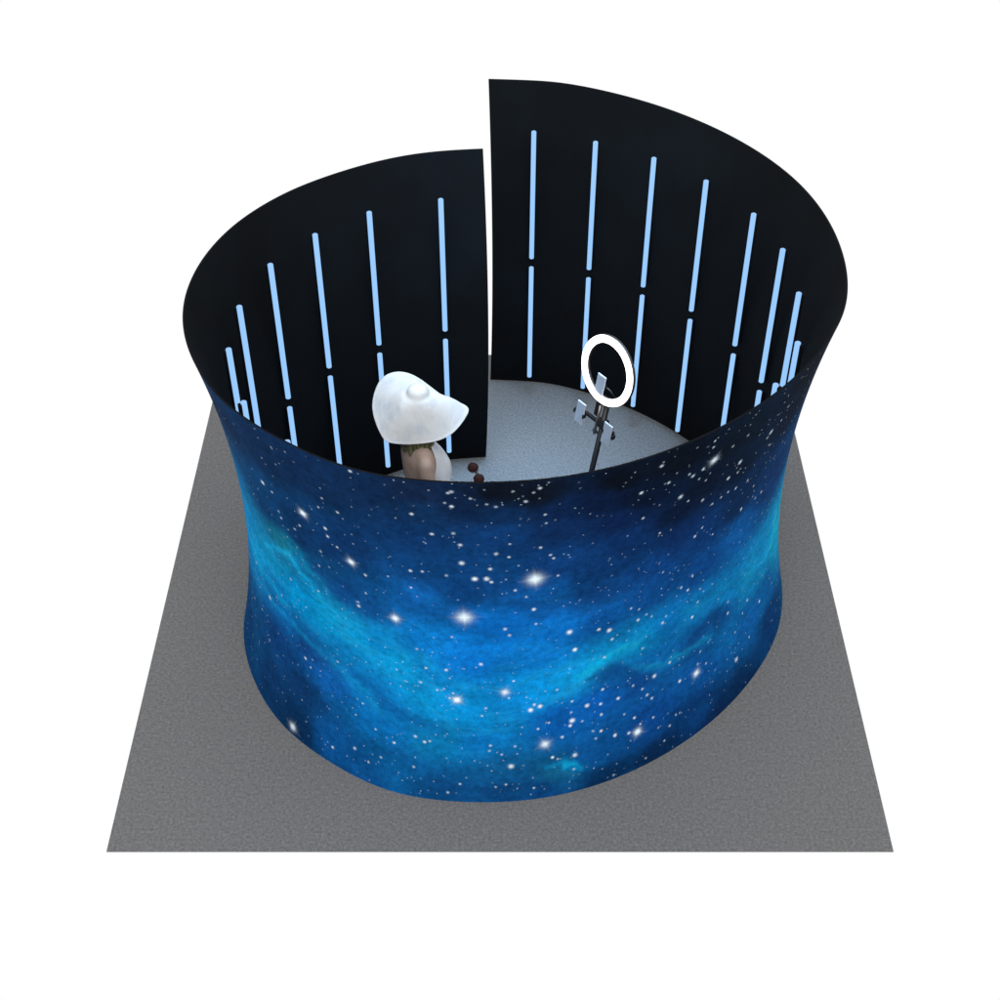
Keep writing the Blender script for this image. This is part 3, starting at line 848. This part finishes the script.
for kr, kz in steps:
    ring = []
    for q in loop:
        ang = math.atan2(q[1] - CY, q[0] - CX)
        in_ = Vector((CX + .066 * math.cos(ang), CY + .066 * math.sin(ang), 1.736))
        o = Vector(q)
        v = o.lerp(in_, kr); v.z = o.z + (in_.z - o.z) * kz
        v.z += (.007 * math.sin(3 * ang + 4 * kr) + .003 * math.sin(6 * ang - 5 * kr)) * math.sin(math.pi * kr)
        ring.append(v)
    rings.append(ring)
for r, z in ((.061, 1.741), (.058, 1.747), (.055, 1.755), (.051, 1.763), (.043, 1.772), (.032, 1.779), (.019, 1.783), (.008, 1.785)):
    rings.append([Vector((CX + r * math.cos(math.atan2(q[1] - CY, q[0] - CX)), CY + r * math.sin(math.atan2(q[1] - CY, q[0] - CX)), z)) for q in loop])
vr = [[bm.verts.new(v - org) for v in r] for r in rings]
m = len(loop)
for r0, r1 in zip(vr, vr[1:]):
    for k in range(m):
        bm.faces.new((r0[k], r0[(k + 1) % m], r1[(k + 1) % m], r1[k]))
bm.faces.new(vr[-1])
hat = from_bm('sun_hat', bm, M_HAT, person)
so = hat.modifiers.new('felt', 'SOLIDIFY'); so.thickness = .003; so.offset = 0

# sunglasses in the raised right hand, lenses stacked upright
g1, g2 = Vector((-.150, 5.714, 1.330)), Vector((-.117, 5.674, 1.280))
sg_ = empty('sunglasses', (g1 + g2) / 2)
tag(sg_, 'small sunglasses with two round dark red lenses held up in front of the person', 'sunglasses')
gx = (g2 - g1).normalized()
view = (Vector((-.1, -.80, .72))).normalized()
gn = (view - gx * view.dot(gx)).normalized(); gy = gn.cross(gx)
mid = (g1 + g2) / 2
bm = bmesh.new()
for c in (g1, g2):
    c_ = c - mid
    rg = []
    for k in range(32):
        t = 2 * math.pi * k / 32; d = gx * math.cos(t) + gy * math.sin(t)
        rg.append([bm.verts.new(c_ + d * r + gn * h) for r, h in ((.0262, .003), (.0305, .003), (.0305, -.003), (.0262, -.003))])
    for k in range(32):
        for j in range(4):
            bm.faces.new((rg[k][j], rg[(k + 1) % 32][j], rg[(k + 1) % 32][(j + 1) % 4], rg[k][(j + 1) % 4]))
h = (g2 - g1).length / 2
add_tube(bm, [gx * (-h + .027) + gy * .006, gx * 0 + gy * .011 + gn * .004, gx * (h - .027) + gy * .006], .0028, 10)
from_bm('frame', bm, M_FRAME, sg_)
for c in (g1, g2):
    bm = bmesh.new(); add_blob(bm, c - mid, (.0262, .0262, .0035), (gx, gy, gn), 28, 10)
    from_bm('lens', bm, M_RED, sg_)
grip = PB + U * PLAT + wrR + handdir * .085
for e in (gx * (h + .027), gx * (-h - .027)):
    bm = bmesh.new()
    tip = grip - mid
    q = .012 if e.dot(gx) > 0 else .018                     # folded flat behind the lenses
    add_tube(bm, [e, e - gn * q, -e * .2 - gn * q, -e * .75 - gn * (q + .003) - gy * .012], [.0034, .0034, .0034, .0044], 8)
    from_bm('temple', bm, M_FRAME, sg_)
